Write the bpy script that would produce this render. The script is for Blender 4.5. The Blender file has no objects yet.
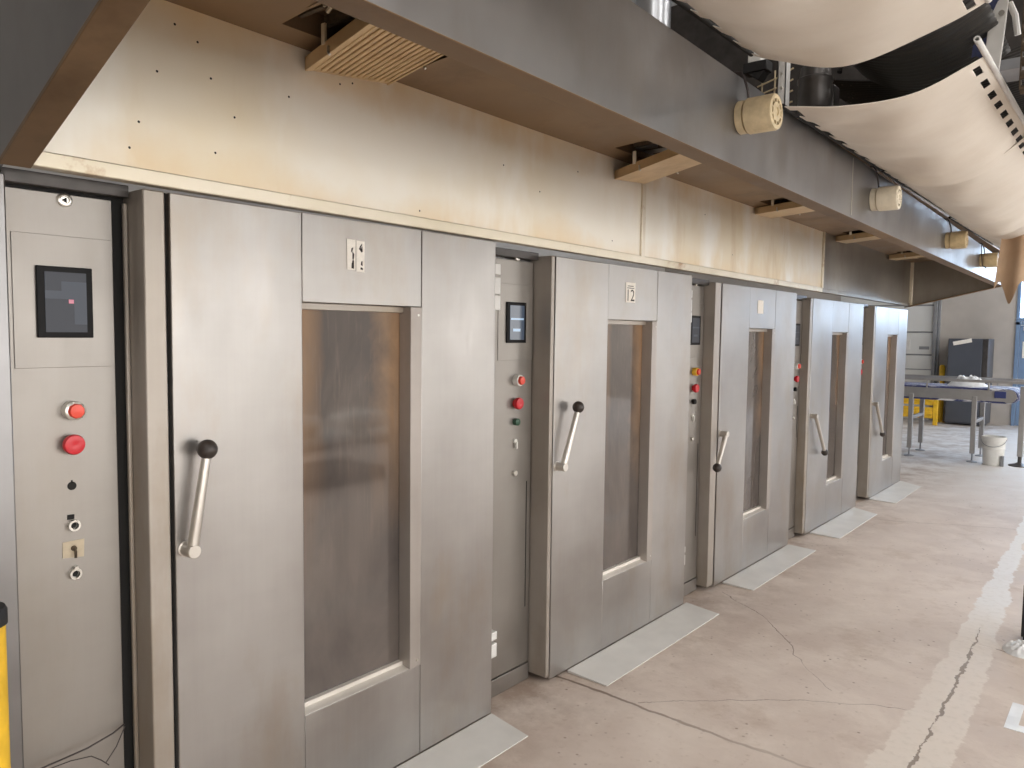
import bpy, bmesh, math, random
from math import sin, cos, pi, radians
from mathutils import Vector, Matrix
random.seed(7)
S = bpy.context.scene
COL = S.collection

# ------------------------------------------------------------------ mesh helper
class MB:
    def __init__(self):
        self.v = []; self.f = []; self.mi = []; self.m = 0
    def add(self, vs, fs):
        o = len(self.v); self.v += [tuple(p) for p in vs]
        for f in fs:
            self.f.append([i + o for i in f]); self.mi.append(self.m)
        return self
    def box(self, x0, x1, y0, y1, z0, z1):
        return self.hexa([(x0,y0,z0),(x1,y0,z0),(x1,y1,z0),(x0,y1,z0),(x0,y0,z1),(x1,y0,z1),(x1,y1,z1),(x0,y1,z1)])
    def hexa(self, p):
        return self.add(p, [(0,3,2,1),(4,5,6,7),(0,1,5,4),(1,2,6,5),(2,3,7,6),(3,0,4,7)])
    def frame(self, d):
        d = Vector(d).normalized(); a = Vector((0,0,1)) if abs(d.z) < .9 else Vector((1,0,0))
        u = d.cross(a).normalized(); return u, d.cross(u).normalized()
    def cyl(self, p0, p1, r0, r1=None, n=20, caps=True):
        r1 = r0 if r1 is None else r1
        return self.lathe(p0, Vector(p1) - Vector(p0), [(0, r0), ((Vector(p1)-Vector(p0)).length, r1)], n, caps)
    def lathe(self, p0, d, prof, n=24, caps=True):
        p0 = Vector(p0); d = Vector(d).normalized(); u, w = self.frame(d); vs = []; fs = []
        for h, r in prof:
            for k in range(n):
                a = 2*pi*k/n; vs.append(p0 + d*h + u*(cos(a)*r) + w*(sin(a)*r))
        for i in range(len(prof)-1):
            for k in range(n):
                a = i*n+k; b = i*n+(k+1) % n; fs.append((a, b, b+n, a+n))
        if caps:
            fs.append(tuple(range(n))[::-1]); fs.append(tuple(range((len(prof)-1)*n, len(prof)*n)))
        return self.add(vs, fs)
    def ball(self, c, r, n=20):
        prof = [(-r*cos(pi*i/12), max(r*sin(pi*i/12), r*.01)) for i in range(13)]
        return self.lathe(Vector(c), (0,0,1), prof, n)
    def tube(self, pts, r, n=8):
        pts = [Vector(p) for p in pts]; vs = []; fs = []
        for i, p in enumerate(pts):
            d = (pts[min(i+1, len(pts)-1)] - pts[max(i-1, 0)]).normalized(); u, w = self.frame(d)
            for k in range(n):
                a = 2*pi*k/n; vs.append(p + u*(cos(a)*r) + w*(sin(a)*r))
        for i in range(len(pts)-1):
            for k in range(n):
                a = i*n+k; b = i*n+(k+1) % n; fs.append((a, b, b+n, a+n))
        fs.append(tuple(range(n))[::-1]); fs.append(tuple(range((len(pts)-1)*n, len(pts)*n)))
        return self.add(vs, fs)
    def prism(self, poly, off):
        n = len(poly); off = Vector(off); vs = [Vector(p) for p in poly] + [Vector(p)+off for p in poly]
        fs = [tuple(range(n))[::-1], tuple(range(n, 2*n))] + [(i, (i+1) % n, (i+1) % n+n, i+n) for i in range(n)]
        return self.add(vs, fs)
    def sheet(self, fn, nu, nv, th, skip=None):
        """a cloth of real thickness: fn(u, v) gives its point, th its thickness along z"""
        vs = []; fs = []; N = (nu+1)*(nv+1)
        for s in (0, 1):
            for i in range(nu+1):
                for j in range(nv+1):
                    p = Vector(fn(i/nu, j/nv)); p.z += th*s; vs.append(p)
        keep = set((i, j) for i in range(nu) for j in range(nv) if not (skip and skip((i+.5)/nu, (j+.5)/nv)))
        for i, j in keep:
            a = i*(nv+1)+j; b = a+1; c = a+nv+2; d = a+nv+1
            fs += [(a, b, c, d), (a+N, d+N, c+N, b+N)]
            for di, dj, e in ((-1,0,(a,b)), (1,0,(c,d)), (0,-1,(d,a)), (0,1,(b,c))):
                if (i+di, j+dj) not in keep: fs.append((e[1], e[0], e[0]+N, e[1]+N))
        return self.add(vs, fs)
    def text(self, s, origin, right, up, height, squeeze=1.0):
        cu = bpy.data.curves.new('t', 'FONT'); cu.body = s; cu.size = 1; cu.resolution_u = 3
        ob = bpy.data.objects.new('t', cu); COL.objects.link(ob); bpy.context.view_layer.update()
        me = ob.evaluated_get(bpy.context.evaluated_depsgraph_get()).to_mesh()
        xs = [v.co.x for v in me.vertices]; ys = [v.co.y for v in me.vertices]
        x0, y0, k = min(xs), min(ys), height/(max(ys)-min(ys)); R = Vector(right); U = Vector(up); o = Vector(origin)
        self.add([o + R*((v.co.x-x0)*k*squeeze) + U*((v.co.y-y0)*k) for v in me.vertices], [tuple(p.vertices) for p in me.polygons])
        bpy.data.objects.remove(ob); bpy.data.curves.remove(cu)
        return self
    def build(self, name, mat, parent=None, bevel=0, smooth=40, sub=0, loc=None, norm=True):
        me = bpy.data.meshes.new(name); me.from_pydata(self.v, [], self.f); me.update()
        for m in (mat if isinstance(mat, (list, tuple)) else [mat]): me.materials.append(m)
        for p, i in zip(me.polygons, self.mi): p.material_index = i
        if norm:
            bm = bmesh.new(); bm.from_mesh(me); bmesh.ops.recalc_face_normals(bm, faces=bm.faces); bm.to_mesh(me); bm.free()
        for p in me.polygons: p.use_smooth = True
        me.set_sharp_from_angle(angle=radians(smooth))
        o = bpy.data.objects.new(name, me); COL.objects.link(o)
        if parent: o.parent = parent
        if bevel:
            b = o.modifiers.new('bevel', 'BEVEL'); b.width = bevel; b.segments = 2; b.limit_method = 'ANGLE'; b.angle_limit = radians(40)
        if sub:
            s = o.modifiers.new('sub', 'SUBSURF'); s.levels = sub; s.render_levels = sub
        return o

def tag(o, label, cat, group=None, kind=None):
    o['label'] = label; o['category'] = cat
    if group: o['group'] = group
    if kind: o['kind'] = kind
    return o
def empty(name, loc, label, cat, group=None):
    o = bpy.data.objects.new(name, None); COL.objects.link(o); o.location = loc; o.empty_display_size = .1
    return tag(o, label, cat, group)
class Rel:
    """builds parts in world coordinates below an Empty that stands elsewhere"""
    def __init__(self, root): self.root = root; self.o = Vector(root.location)
    def part(self, mb, name, mat, parent=None, **k):
        mb.v = [tuple(Vector(p) - self.o) for p in mb.v]
        return mb.build(name, mat, parent or self.root, **k)
def struct(o): o['kind'] = 'structure'; return o

# ------------------------------------------------------------------ materials
def lin(c):
    return tuple(((x/255)/12.92 if x/255 <= .04045 else ((x/255+.055)/1.055)**2.4) for x in c) + (1,)
class NT:
    def __init__(self, name):
        self.mat = bpy.data.materials.new(name); self.mat.use_nodes = True; self.t = self.mat.node_tree
        self.b = self.t.nodes['Principled BSDF']; self._p = None
    def n(self, typ, **k):
        nd = self.t.nodes.new(typ)
        for a, v in k.items(): setattr(nd, a, v)
        return nd
    def l(self, a, b): self.t.links.new(a, b)
    def put(self, sock, v):
        if hasattr(v, 'is_output') or isinstance(v, bpy.types.NodeSocket): self.l(v, sock)
        else: sock.default_value = v
    def pos(self):
        if not self._p: self._p = self.n('ShaderNodeNewGeometry').outputs['Position']
        return self._p
    def xyz(self):
        s = self.n('ShaderNodeSeparateXYZ'); self.l(self.pos(), s.inputs[0]); return s.outputs
    def math(self, op, a, b=0.0, clamp=False):
        m = self.n('ShaderNodeMath', operation=op, use_clamp=clamp); self.put(m.inputs[0], a); self.put(m.inputs[1], b); return m.outputs[0]
    def noise(self, scale=1, detail=4, rough=.55, stretch=(1,1,1), shift=(0,0,0), dist=0):
        mp = self.n('ShaderNodeMapping'); self.l(self.pos(), mp.inputs[0]); mp.inputs['Scale'].default_value = stretch; mp.inputs['Location'].default_value = shift
        nz = self.n('ShaderNodeTexNoise'); self.l(mp.outputs[0], nz.inputs['Vector'])
        nz.inputs['Scale'].default_value = scale; nz.inputs['Detail'].default_value = detail; nz.inputs['Roughness'].default_value = rough; nz.inputs['Distortion'].default_value = dist
        return nz.outputs['Fac']
    def ramp(self, v, a, b, lo=0.0, hi=1.0):
        m = self.n('ShaderNodeMapRange', clamp=True); self.put(m.inputs[0], v)
        for i, x in zip((1,2,3,4), (a, b, lo, hi)): m.inputs[i].default_value = x
        return m.outputs[0]
    def mix(self, f, a, b):
        m = self.n('ShaderNodeMix', data_type='RGBA'); self.put(m.inputs[0], f); self.put(m.inputs[6], a); self.put(m.inputs[7], b); return m.outputs[2]
    def bump(self, h, strength=.2, dist=.01):
        b = self.n('ShaderNodeBump'); b.inputs['Strength'].default_value = strength; b.inputs['Distance'].default_value = dist; self.put(b.inputs['Height'], h)
        self.l(b.outputs[0], self.b.inputs['Normal']); return self
    def set(self, color=None, metallic=None, rough=None, spec=None, **k):
        for nm, v in (('Base Color', color), ('Metallic', metallic), ('Roughness', rough), ('Specular IOR Level', spec)):
            if v is not None: self.put(self.b.inputs[nm], v)
        for nm, v in k.items(): self.put(self.b.inputs[nm.replace('_', ' ')], v)
        return self.mat

def steel(name, c1, c2, stain, rough=.34, metallic=1.0, stain_amt=.5, wave=.12, brush=(60,60,2), shift=(0,0,0), st_s=(1,1,.45), st_r=(.52,.75)):
    t = NT(name)
    big = t.noise(1.3, 4, .6, shift=shift)
    br = t.noise(1, 3, .6, stretch=brush)
    oi = t.n('ShaderNodeObjectInfo')
    c = t.mix(t.ramp(t.math('ADD', big, t.math('MULTIPLY', br, .12)), .4, .72), lin(c1), lin(c2))
    st = t.noise(2.1, 6, .65, stretch=st_s, shift=(3.1+shift[0], 1.7, .4))
    c = t.mix(t.math('MULTIPLY', t.ramp(st, *st_r), stain_amt), c, lin(stain))
    sm = t.noise(5.5, 5, .65, stretch=(1,1,.6), shift=(2+shift[0],5,3)); wipe = t.noise(1, 3, .6, stretch=(9, 2.2, 26), shift=shift)
    v = t.math('ADD', t.math('MULTIPLY', oi.outputs['Random'], .07), t.math('ADD', .88, t.math('ADD', t.math('MULTIPLY', sm, .13), t.math('MULTIPLY', wipe, .05))))
    h = t.n('ShaderNodeHueSaturation'); h.inputs['Saturation'].default_value = 1; t.l(v, h.inputs['Value']); t.l(c, h.inputs['Color'])
    r = t.math('ADD', t.math('MULTIPLY', t.math('SUBTRACT', br, .5), .08), t.math('ADD', t.ramp(big, .3, .7, rough-.05, rough+.07), t.math('MULTIPLY', t.math('SUBTRACT', sm, .5), .22)))
    t.bump(t.noise(1.6, 2, .4, stretch=(1,1,.6), shift=shift), wave, .05)
    return t.set(h.outputs[0], metallic, r)

M = {}
M['steel'] = steel('brushed_stainless_steel', (159,155,152), (178,175,172), (160,144,122), .38, .88, stain_amt=.6, wave=.2)
M['steel_panel'] = steel('control_panel_steel', (148,143,138), (164,160,155), (142,132,118), .45, .86, stain_amt=.35, shift=(5,2,1))
M['steel_post'] = steel('door_post_steel', (158,150,141), (176,169,161), (144,126,100), .42, .5, stain_amt=.6, shift=(9,4,2))
M['fascia'] = steel('heat_yellowed_steel', (246,235,208), (252,246,232), (216,182,126), .36, .12, .7, .25, (2,2,1.5), (2,7,4), (1.2,1.2,.8), (.47,.72))
M['fascia_grey'] = steel('grey_fascia_steel', (140,134,126), (165,160,152), (120,104,84), .4, .8, .5, .12, shift=(2,3,4))
M['fascia_lip'] = steel('browned_steel_edge', (216,206,184), (232,224,208), (160,112,62), .38, .5, .9, .1, (3,6,6), (0,0,0), (2.2,2.2,2.2), (.56,.70))
M['hood'] = steel('dull_hood_steel', (130,129,130), (154,153,153), (124,115,104), .36, .92, .5, .35, (30,3,3), (1,1,9))
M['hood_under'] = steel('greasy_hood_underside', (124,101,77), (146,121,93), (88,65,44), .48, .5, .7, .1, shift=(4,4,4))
M['filter'] = steel('greasy_filter_steel', (196,166,126), (214,190,150), (140,104,64), .42, .45, .7, .05, shift=(6,1,3))
M['bright_steel'] = steel('polished_steel', (205,202,196), (220,218,212), (190,180,165), .28, stain_amt=.2, wave=.0)
M['jamb'] = steel('window_jamb_steel', (160,153,147), (180,173,167), (146,126,100), .45, .45, stain_amt=.5, wave=.0)
M['sill'] = steel('pale_sill_metal', (222,216,208), (236,231,224), (196,186,172), .45, .3, stain_amt=.3, wave=.0)  # sill metal set paler than the door steel
M['lever'] = steel('satin_lever_steel', (205,200,192), (222,218,212), (180,170,155), .38, .85, stain_amt=.2, wave=.0)
def fascia_mat():
    t = NT('heat_yellowed_cladding'); X, Y, Z = t.xyz()
    big = t.noise(.9, 4, .55, shift=(2,7,4)); mid = t.noise(2.6, 5, .6, stretch=(1,1,.8)); dr = t.noise(1, 5, .62, stretch=(3.4, 3.4, .75), shift=(1,2,3))
    c = t.mix(t.ramp(big, .38, .62), lin((240,235,223)), lin((232,218,189)))
    zr = t.math('ADD', Z, t.math('MULTIPLY', t.math('SUBTRACT', mid, .5), .35))
    c = t.mix(t.math('MULTIPLY', t.ramp(zr, 2.34, 2.50), .65), c, lin((222,190,136)))        # smoked along the top edge
    c = t.mix(t.math('MULTIPLY', t.ramp(zr, 2.10, 1.97), .5), c, lin((226,196,146)))         # and browned along the bottom edge
    run = t.math('MULTIPLY', t.ramp(dr, .56, .74), t.ramp(Y, 3.4, 4.2, .3, .75))              # runs down the far panels
    c = t.mix(run, c, lin((204,178,136)))
    pale = t.math('MULTIPLY', t.ramp(t.noise(1, 4, .6, stretch=(3, 3, 1.2), shift=(7,1,3)), .5, .7), .8)
    c = t.mix(pale, c, lin((247,245,238)))
    t.bump(t.noise(2.2, 2, .4), .12, .03)
    return t.set(c, .25, t.ramp(big, .3, .7, .34, .42), .6)
def plain(name, c, rough=.5, metallic=0, spec=.5, var=.08, sc=8):
    t = NT(name); c = lin(c); n = t.noise(sc, 3)
    d = tuple(x*(1-var*2) for x in c[:3]) + (1,)
    return t.set(t.mix(t.ramp(n, .35, .65), c, d), metallic, rough, spec)
M['fascia'] = fascia_mat()
M['dark'] = plain('dark_gap_rubber', (22,21,20), .8)
M['black_plastic'] = plain('black_plastic', (14,13,15), .5, spec=.2)
M['knob'] = plain('worn_black_knob', (62,54,50), .4, var=.2, sc=60)
M['red'] = plain('red_button_plastic', (205,28,42), .3)
M['orange_red'] = plain('orange_red_button_plastic', (232,72,48), .3)
M['amber'] = plain('amber_button_ring', (240,190,60), .35)
M['green'] = plain('dark_green_button_plastic', (40,76,58), .35)
M['beige_plastic'] = plain('yellowed_beige_plastic', (214,196,160), .45, var=.12, sc=25)
M['cream_plastic'] = plain('cream_plastic', (228,218,196), .5, var=.06, sc=25)
M['tan_plastic'] = plain('tan_plastic', (206,184,142), .5, var=.12, sc=25)
M['white_plastic'] = plain('white_plastic', (228,227,222), .5, var=.05)
M['paper'] = plain('label_paper', (246,241,232), .8, var=.04, sc=80)
M['ink'] = plain('label_ink', (52,44,42), .8)
M['plate'] = plain('grey_painted_plate', (212,210,206), .45, .0, var=.05, sc=5)
M['plate_paper'] = plain('beige_sticker', (196,182,158), .6, var=.06, sc=40)
M['yellow'] = plain('yellow_safety_paint', (244,196,48), .45, var=.12, sc=12)
M['black_rubber'] = plain('black_rubber', (26,26,28), .6)
M['cable'] = plain('brown_cable_sheath', (58,50,50), .5)
M['grey_paint'] = plain('grey_machine_paint', (150,152,156), .5, .2)
M['frame_steel'] = plain('conveyor_frame_steel', (170,168,166), .4, .5, var=.05)
def belt_mat():
    t = NT('floury_dark_blue_belt')
    c = t.mix(t.ramp(t.noise(5, 5, .65, stretch=(1, 2.5, 4)), .5, .6), lin((58,64,110)), lin((222,222,226)))
    return t.set(c, 0, .6)
M['belt'] = belt_mat(); M['blue_cover'] = plain('blue_plastic_cover', (56,66,122), .5)
M['white_bag'] = plain('white_plastic_film', (236,238,240), .35)
M['cabinet'] = plain('charcoal_cabinet_paint', (80,84,93), .4, var=.06, sc=3)
M['blue_paint'] = plain('blue_door_paint', (122,148,182), .5, var=.05)
M['door_white'] = plain('white_door_panel', (220,221,220), .5, var=.03, sc=2)
M['concrete_wall'] = plain('grey_concrete_wall', (190,184,178), .85, var=.08, sc=1.6)
M['hall_wall'] = plain('hall_wall_paint', (196,193,188), .85, var=.04, sc=1)
M['ceiling'] = plain('hall_ceiling_sheet', (168,166,163), .8, var=.05, sc=1)
M['duct'] = steel('galvanised_duct', (170,172,178), (200,203,208), (150,150,150), .3, .95, .3, .05)
M['motor'] = plain('dark_motor_housing', (84,80,78), .35, .4, var=.2)
M['rust'] = plain('brown_chain_steel', (96,82,66), .6, .4, var=.25, sc=60)
M['blue_strap'] = plain('dark_blue_webbing', (44,52,92), .7, var=.2, sc=90)
M['white_metal'] = plain('white_painted_bracket', (226,225,222), .5, .0)

def canvas(name, c, c2):
    t = NT(name)
    w = t.noise(1, 3, .5, stretch=(1.2, 9, 2), dist=.4)
    fine = t.noise(220, 2, .5)
    c_ = t.mix(t.ramp(t.noise(1.8, 5, .6), .35, .7), lin(c), lin(c2))
    t.bump(t.math('ADD', w, t.math('MULTIPLY', fine, .06)), .28, .02)
    return t.set(c_, 0, .85, .15)
M['canvas'] = canvas('off_white_canvas', (232,226,216), (220,211,199))
M['brown_cloth'] = canvas('stained_brown_canvas', (206,182,156), (186,156,128))
def mesh_belt():
    t = NT('black_perforated_mesh')
    wv = t.n('ShaderNodeTexVoronoi'); mp = t.n('ShaderNodeMapping'); mp.inputs['Scale'].default_value = (48, 40, 1)
    t.l(t.pos(), mp.inputs[0]); t.l(mp.outputs[0], wv.inputs['Vector']); wv.inputs['Scale'].default_value = 1; wv.inputs['Randomness'].default_value = .15
    c = t.mix(t.ramp(wv.outputs['Distance'], .22, .32), lin((150,138,126)), lin((44,41,38)))
    c = t.mix(t.ramp(t.noise(7, 4, .6, stretch=(.5, 3, 1)), .5, .62), lin((38,36,34)), c)
    return t.set(c, 0, .45)
M['mesh_belt'] = mesh_belt()

def floor_mat():
    t = NT('worn_concrete_floor'); X, Y, Z = t.xyz()
    a = t.noise(.7, 6, .62); b = t.noise(3.2, 7, .65, dist=.3); f = t.noise(26, 4, .6)
    c = t.mix(t.ramp(a, .38, .66), lin((206,193,183)), lin((186,170,159)))
    c = t.mix(t.ramp(b, .45, .72, 0, .75), c, lin((218,207,197)))
    c = t.mix(t.ramp(t.noise(1.9, 6, .7, shift=(5,3,0)), .55, .75, 0, .7), c, lin((166,145,128)))
    c = t.mix(t.ramp(f, .6, .8, 0, .5), c, lin((156,135,118)))
    far = t.ramp(Y, 7.5, 11.0)                                         # daylight haze over the far floor, painted into its colour
    c = t.mix(t.math('MULTIPLY', far, t.ramp(b, .2, .6, .5, .95)), c, lin((212,211,211)))
    sp = t.n('ShaderNodeTexVoronoi'); t.l(t.pos(), sp.inputs['Vector']); sp.inputs['Scale'].default_value = 17
    c = t.mix(t.math('MULTIPLY', t.ramp(sp.outputs['Distance'], .06, .14, .8, 0), t.ramp(t.noise(2.3, 4), .44, .58)), c, lin((120,102,90)))
    # cracks and the saw-cut joint: distance to short segments of a wobbling position
    nzc = t.n('ShaderNodeTexNoise'); nzc.inputs['Scale'].default_value = 7; nzc.inputs['Detail'].default_value = 6; t.l(t.pos(), nzc.inputs['Vector'])
    def vm(op, a_, b_=None):
        q = t.n('ShaderNodeVectorMath', operation=op); t.put(q.inputs[0], a_)
        if b_ is not None: t.put(q.inputs[3 if op == 'SCALE' else 1], b_)
        return q.outputs[1] if op in ('DOT_PRODUCT', 'LENGTH') else q.outputs[0]
    pw = vm('ADD', t.pos(), vm('SCALE', vm('SUBTRACT', nzc.outputs['Color'], (.5,.5,.5)), .07))
    pw = vm('MULTIPLY', pw, (1,1,0))
    def crack(pts, w):
        m = None
        for (ax, ay), (bx, by) in zip(pts, pts[1:]):
            d_ = (bx-ax, by-ay, 0); L2 = d_[0]**2+d_[1]**2; pa = vm('SUBTRACT', pw, (ax, ay, 0))
            h = t.math('DIVIDE', vm('DOT_PRODUCT', pa, d_), L2, True)
            q = vm('LENGTH', vm('SUBTRACT', pa, vm('SCALE', d_, h)))
            m = q if m is None else t.math('MINIMUM', m, q)
        return t.ramp(m, w*.4, w, 1, 0)
    thin = t.math('MAXIMUM', crack([(.07,4.44),(.40,4.22),(.65,3.96),(.80,3.73),(1.0,3.52)], .0035), crack([(.41,2.85),(.67,3.10),(.93,3.33),(1.22,3.51),(1.33,3.55)], .0028))
    thin = t.math('MAXIMUM', thin, crack([(1.36,4.60),(1.63,4.52),(2.4,4.45)], .004))
    thin = t.math('MAXIMUM', thin, crack([(.31,7.14),(1.15,7.54),(2.4,7.7)], .004))
    thin = t.math('MULTIPLY', thin, t.ramp(t.noise(4, 4), .35, .55, .25, .85))
    joint = t.math('MULTIPLY', crack([(-.1,2.83),(.8,2.815),(1.3,2.82)], .013), t.ramp(X, .1, 1.15, .9, .25))
    dirt = t.math('MULTIPLY', t.ramp(X, .55, .0), t.ramp(t.noise(3, 6, .7, shift=(2,2,0)), .42, .62, 0, .6))          # grime along the oven feet
    c = t.mix(dirt, c, lin((138,116,100)))
    cr = t.math('MAXIMUM', thin, joint)
    c = t.mix(cr, c, lin((110,93,80)))
    # repaired joint: pale strip with a crack along it
    cx = t.math('SUBTRACT', 1.43, t.math('MULTIPLY', t.math('MAXIMUM', t.math('SUBTRACT', Y, 4.0), 0), .033))
    d = t.math('SUBTRACT', X, cx)
    wob = t.math('MULTIPLY', t.math('SUBTRACT', t.noise(4.5, 7, .7), .5), .15)
    hw = t.ramp(Y, 3.0, 7.2, .125, .042)
    e = t.math('SUBTRACT', hw, t.math('ABSOLUTE', t.math('ADD', d, wob)))
    strip = t.ramp(e, 0, .008)
    sc = t.mix(t.ramp(Y, 4.6, 5.4), lin((214,204,194)), lin((217,215,213)))
    sc = t.mix(t.ramp(f, .5, .75, 0, .3), sc, lin((176,166,154)))
    c = t.mix(t.math('MULTIPLY', strip, t.ramp(b, .2, .45, .55, .95)), c, sc)
    wob2 = t.math('MULTIPLY', t.math('SUBTRACT', t.noise(9, 6, .7), .5), .07)
    wid = t.math('MULTIPLY', t.ramp(t.noise(6, 3), .35, .65, .002, .012), t.math('MULTIPLY', t.ramp(Y, 4.7, 4.9, 1, 0), t.ramp(Y, 2.6, 3.0)))
    ck = t.ramp(t.math('SUBTRACT', wid, t.math('ABSOLUTE', t.math('ADD', d, wob2))), 0, .002)
    c = t.mix(t.math('MULTIPLY', ck, .85), c, lin((128,114,102)))
    t.bump(t.math('SUBTRACT', t.math('ADD', b, t.math('MULTIPLY', f, .4)), t.math('ADD', cr, ck)), .35, .012)
    return t.set(c, 0, t.ramp(b, .3, .7, .5, .72), .4)
M['floor'] = floor_mat()

def glass_mat():
    t = NT('smoke_stained_oven_glass')
    g = t.n('ShaderNodeTexCoord').outputs['Generated']; sp = t.n('ShaderNodeSeparateXYZ'); t.l(g, sp.inputs[0]); U, V = sp.outputs[1], sp.outputs[2]
    st = t.noise(1, 5, .6, stretch=(2, 2.5, 1.6), dist=.6); fine = t.noise(1, 4, .6, stretch=(40, 60, 5.0))
    c = t.mix(t.ramp(st, .38, .68), lin((82,76,74)), lin((108,100,95)))
    w = t.math('MULTIPLY', t.math('SUBTRACT', st, .5), .5)
    side = t.math('MAXIMUM', t.ramp(t.math('ADD', U, w), .70, .92), t.ramp(t.math('ADD', U, w), .30, .10))
    burn = t.math('MULTIPLY', side, t.ramp(t.math('ADD', V, w), .35, .9))
    c = t.mix(t.math('MULTIPLY', burn, .8), c, lin((176,140,104)))
    c = t.mix(t.math('MULTIPLY', t.ramp(fine, .55, .8, 0, .35), t.ramp(V, .2, .8)), c, lin((150,136,124)))
    return t.set(c, .08, t.ramp(st, .3, .7, .03, .07), .5, IOR=1.9)
M['glass'] = glass_mat()
def emit(name, c, s, base=(10,10,12), rough=.15):
    t = NT(name); return t.set(lin(base), 0, rough, Emission_Color=lin(c), Emission_Strength=s)
M['screen_grey'] = emit('dim_grey_display', (70,78,98), .35, (4,4,6), .4)  # weak glow stands in for grey reflections on the near-dark display
M['screen_grey2'] = emit('pale_display_window', (112,122,142), .35, (4,4,6), .4)
M['screen_blue'] = emit('blue_grey_display', (104,122,146), .5)
M['screen_text'] = emit('white_blue_display_text', (190,220,250), 1.0)
M['pink'] = emit('pink_display_button', (235,110,140), .9)
M['sky_pane'] = emit('daylight_window_pane', (200,226,255), 17.0)
M['light_pane'] = emit('added_bright_pane', (255,252,248), 9.5)  # glow of the panes added in the right wall

# ------------------------------------------------------------------ camera
cam = bpy.data.cameras.new('camera'); cam.sensor_width = 36; cam.lens = 765/1024*36; cam.clip_start = .02
co = bpy.data.objects.new('camera', cam); COL.objects.link(co)
Rm = Matrix(((0.769356652, -0.052017423, 0.636698148), (0.638713480, 0.044479557, -0.768157966), (0.011637547, 0.997655129, 0.067444872)))
co.matrix_world = Matrix.Translation((2.03, 0, 1.6)) @ Rm.to_4x4()
S.camera = co

# ------------------------------------------------------------------ the hall
YB = 16.6
struct(MB().box(-7, 9, -7, YB+.3, -.2, 0).build('floor', M['floor']))
struct(MB().box(-7, 9, -7, YB+.3, 6.2, 6.4).build('ceiling', M['ceiling']))
struct(MB().box(-7.2, -7, -7, YB+.3, 0, 6.2).build('wall_left', M['hall_wall']))
struct(MB().box(-7, 9, -7.2, -7, 0, 6.2).build('wall_front', M['hall_wall']))
w = MB(); DX0, DX1, WZ0, WZ1 = .17, 3.4, 1.97, 4.3               # opening for the blue doors and the glazing above
w.box(-7, -2.9, YB, YB+.3, 0, 6.2); w.box(-1.05, DX0, YB, YB+.3, 0, 6.2); w.box(-2.9, -1.05, YB, YB+.3, 3.2, 6.2)
w.box(DX0, DX1, YB, YB+.3, WZ1, 6.2); w.box(DX1, 9, YB, YB+.3, 0, 6.2)
struct(w.build('wall_back', M['concrete_wall']))
# right wall; its band of glowing windows is added to light the hall
w = MB(); RX = 9
added_wins = [(-5.5,-2.5),(-1.9,1.1),(1.7,4.7),(4.9,7.5),(10.6,13.4),(13.6,16.2)]
w.box(RX, RX+.2, -7, YB, 0, .4); w.box(RX, RX+.2, -7, YB, 3.1, 6.2)
ys = [-7] + [a for p in added_wins for a in p] + [YB]
for i in range(0, len(ys), 2): w.box(RX, RX+.2, ys[i], ys[i+1], .4, 3.1)
struct(w.build('wall_right', M['hall_wall']))
for i, (a, b) in enumerate(added_wins):
    m = MB()
    for y in (a, (a+b)/2-.03, b-.06): m.box(RX-.02, RX+.1, y, y+.06, .4, 3.1)
    for z in (.4, 1.3, 2.2, 3.04): m.box(RX-.02, RX+.1, a, b, z, z+.06)
    fr = struct(m.build(f'window_{i+2}', M['white_metal']))
    MB().box(RX+.11, RX+.13, a, b, .4, 3.1).build('window_pane', M['light_pane'], fr)
# glazing above the blue doors
m = MB()
for x in (DX0, 1.2, 2.25, DX1-.05): m.box(x, x+.05, YB-.02, YB+.08, WZ0, WZ1)
for z in (WZ0-.07, 3.1, WZ1-.05): m.box(DX0, DX1, YB-.02, YB+.08, z, z+.07)
fr = struct(m.build('window_1', M['blue_paint']))
MB().box(DX0, DX1, YB+.1, YB+.12, WZ0, WZ1).build('window_pane', M['sky_pane'], fr)
# blue double doors
m = MB(); m.box(DX0, DX0+.06, YB-.03, YB+.1, 0, WZ0-.07); m.box(DX0, DX1, YB-.03, YB+.1, WZ0-.13, WZ0-.075)
m.box(DX0+.07, 1.75, YB+.0, YB+.06, .01, WZ0-.14); m.box(1.77, DX1, YB, YB+.06, .01, WZ0-.14)
m.box(DX0+.07, 1.75, YB-.012, YB, .01, .2)
d = struct(m.build('door_2', M['blue_paint'], bevel=.004))
MB().box(.285, .55, YB-.008, YB, 1.24, 1.54).build('notice', M['paper'], d)
MB().box(.285, .46, YB-.008, YB, 1.74, 1.81).build('sign_plate', M['paper'], d)
# white sectional door on the left of the back wall
m = MB()
for z0, z1 in ((.0,.66),(.68,.96),(.98,1.24),(1.27,1.68),(1.71,2.2),(2.23,2.7),(2.73,3.2)):
    m.m = 0; m.box(-2.9, -1.16, YB-.03, YB+.02, z0, z1)
m.m = 1; m.box(-2.9, -1.16, YB-.01, YB+.02, 0, 3.2); m.box(-1.40, -1.22, YB-.034, YB-.03, 1.36, 1.42)
d = struct(m.build('door_1', [M['door_white'], M['grey_paint']], bevel=0))
MB().box(-1.16, -1.10, YB-.10, YB+.02, 0, 3.2).box(-1.09, -1.05, YB-.05, YB+.05, 0, 3.2).build('door_track', M['grey_paint'], d, bevel=.004)
MB().box(-1.70, -1.56, YB-.05, YB-.03, 1.35, 1.55).build('door_latch', M['white_metal'], d)

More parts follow.
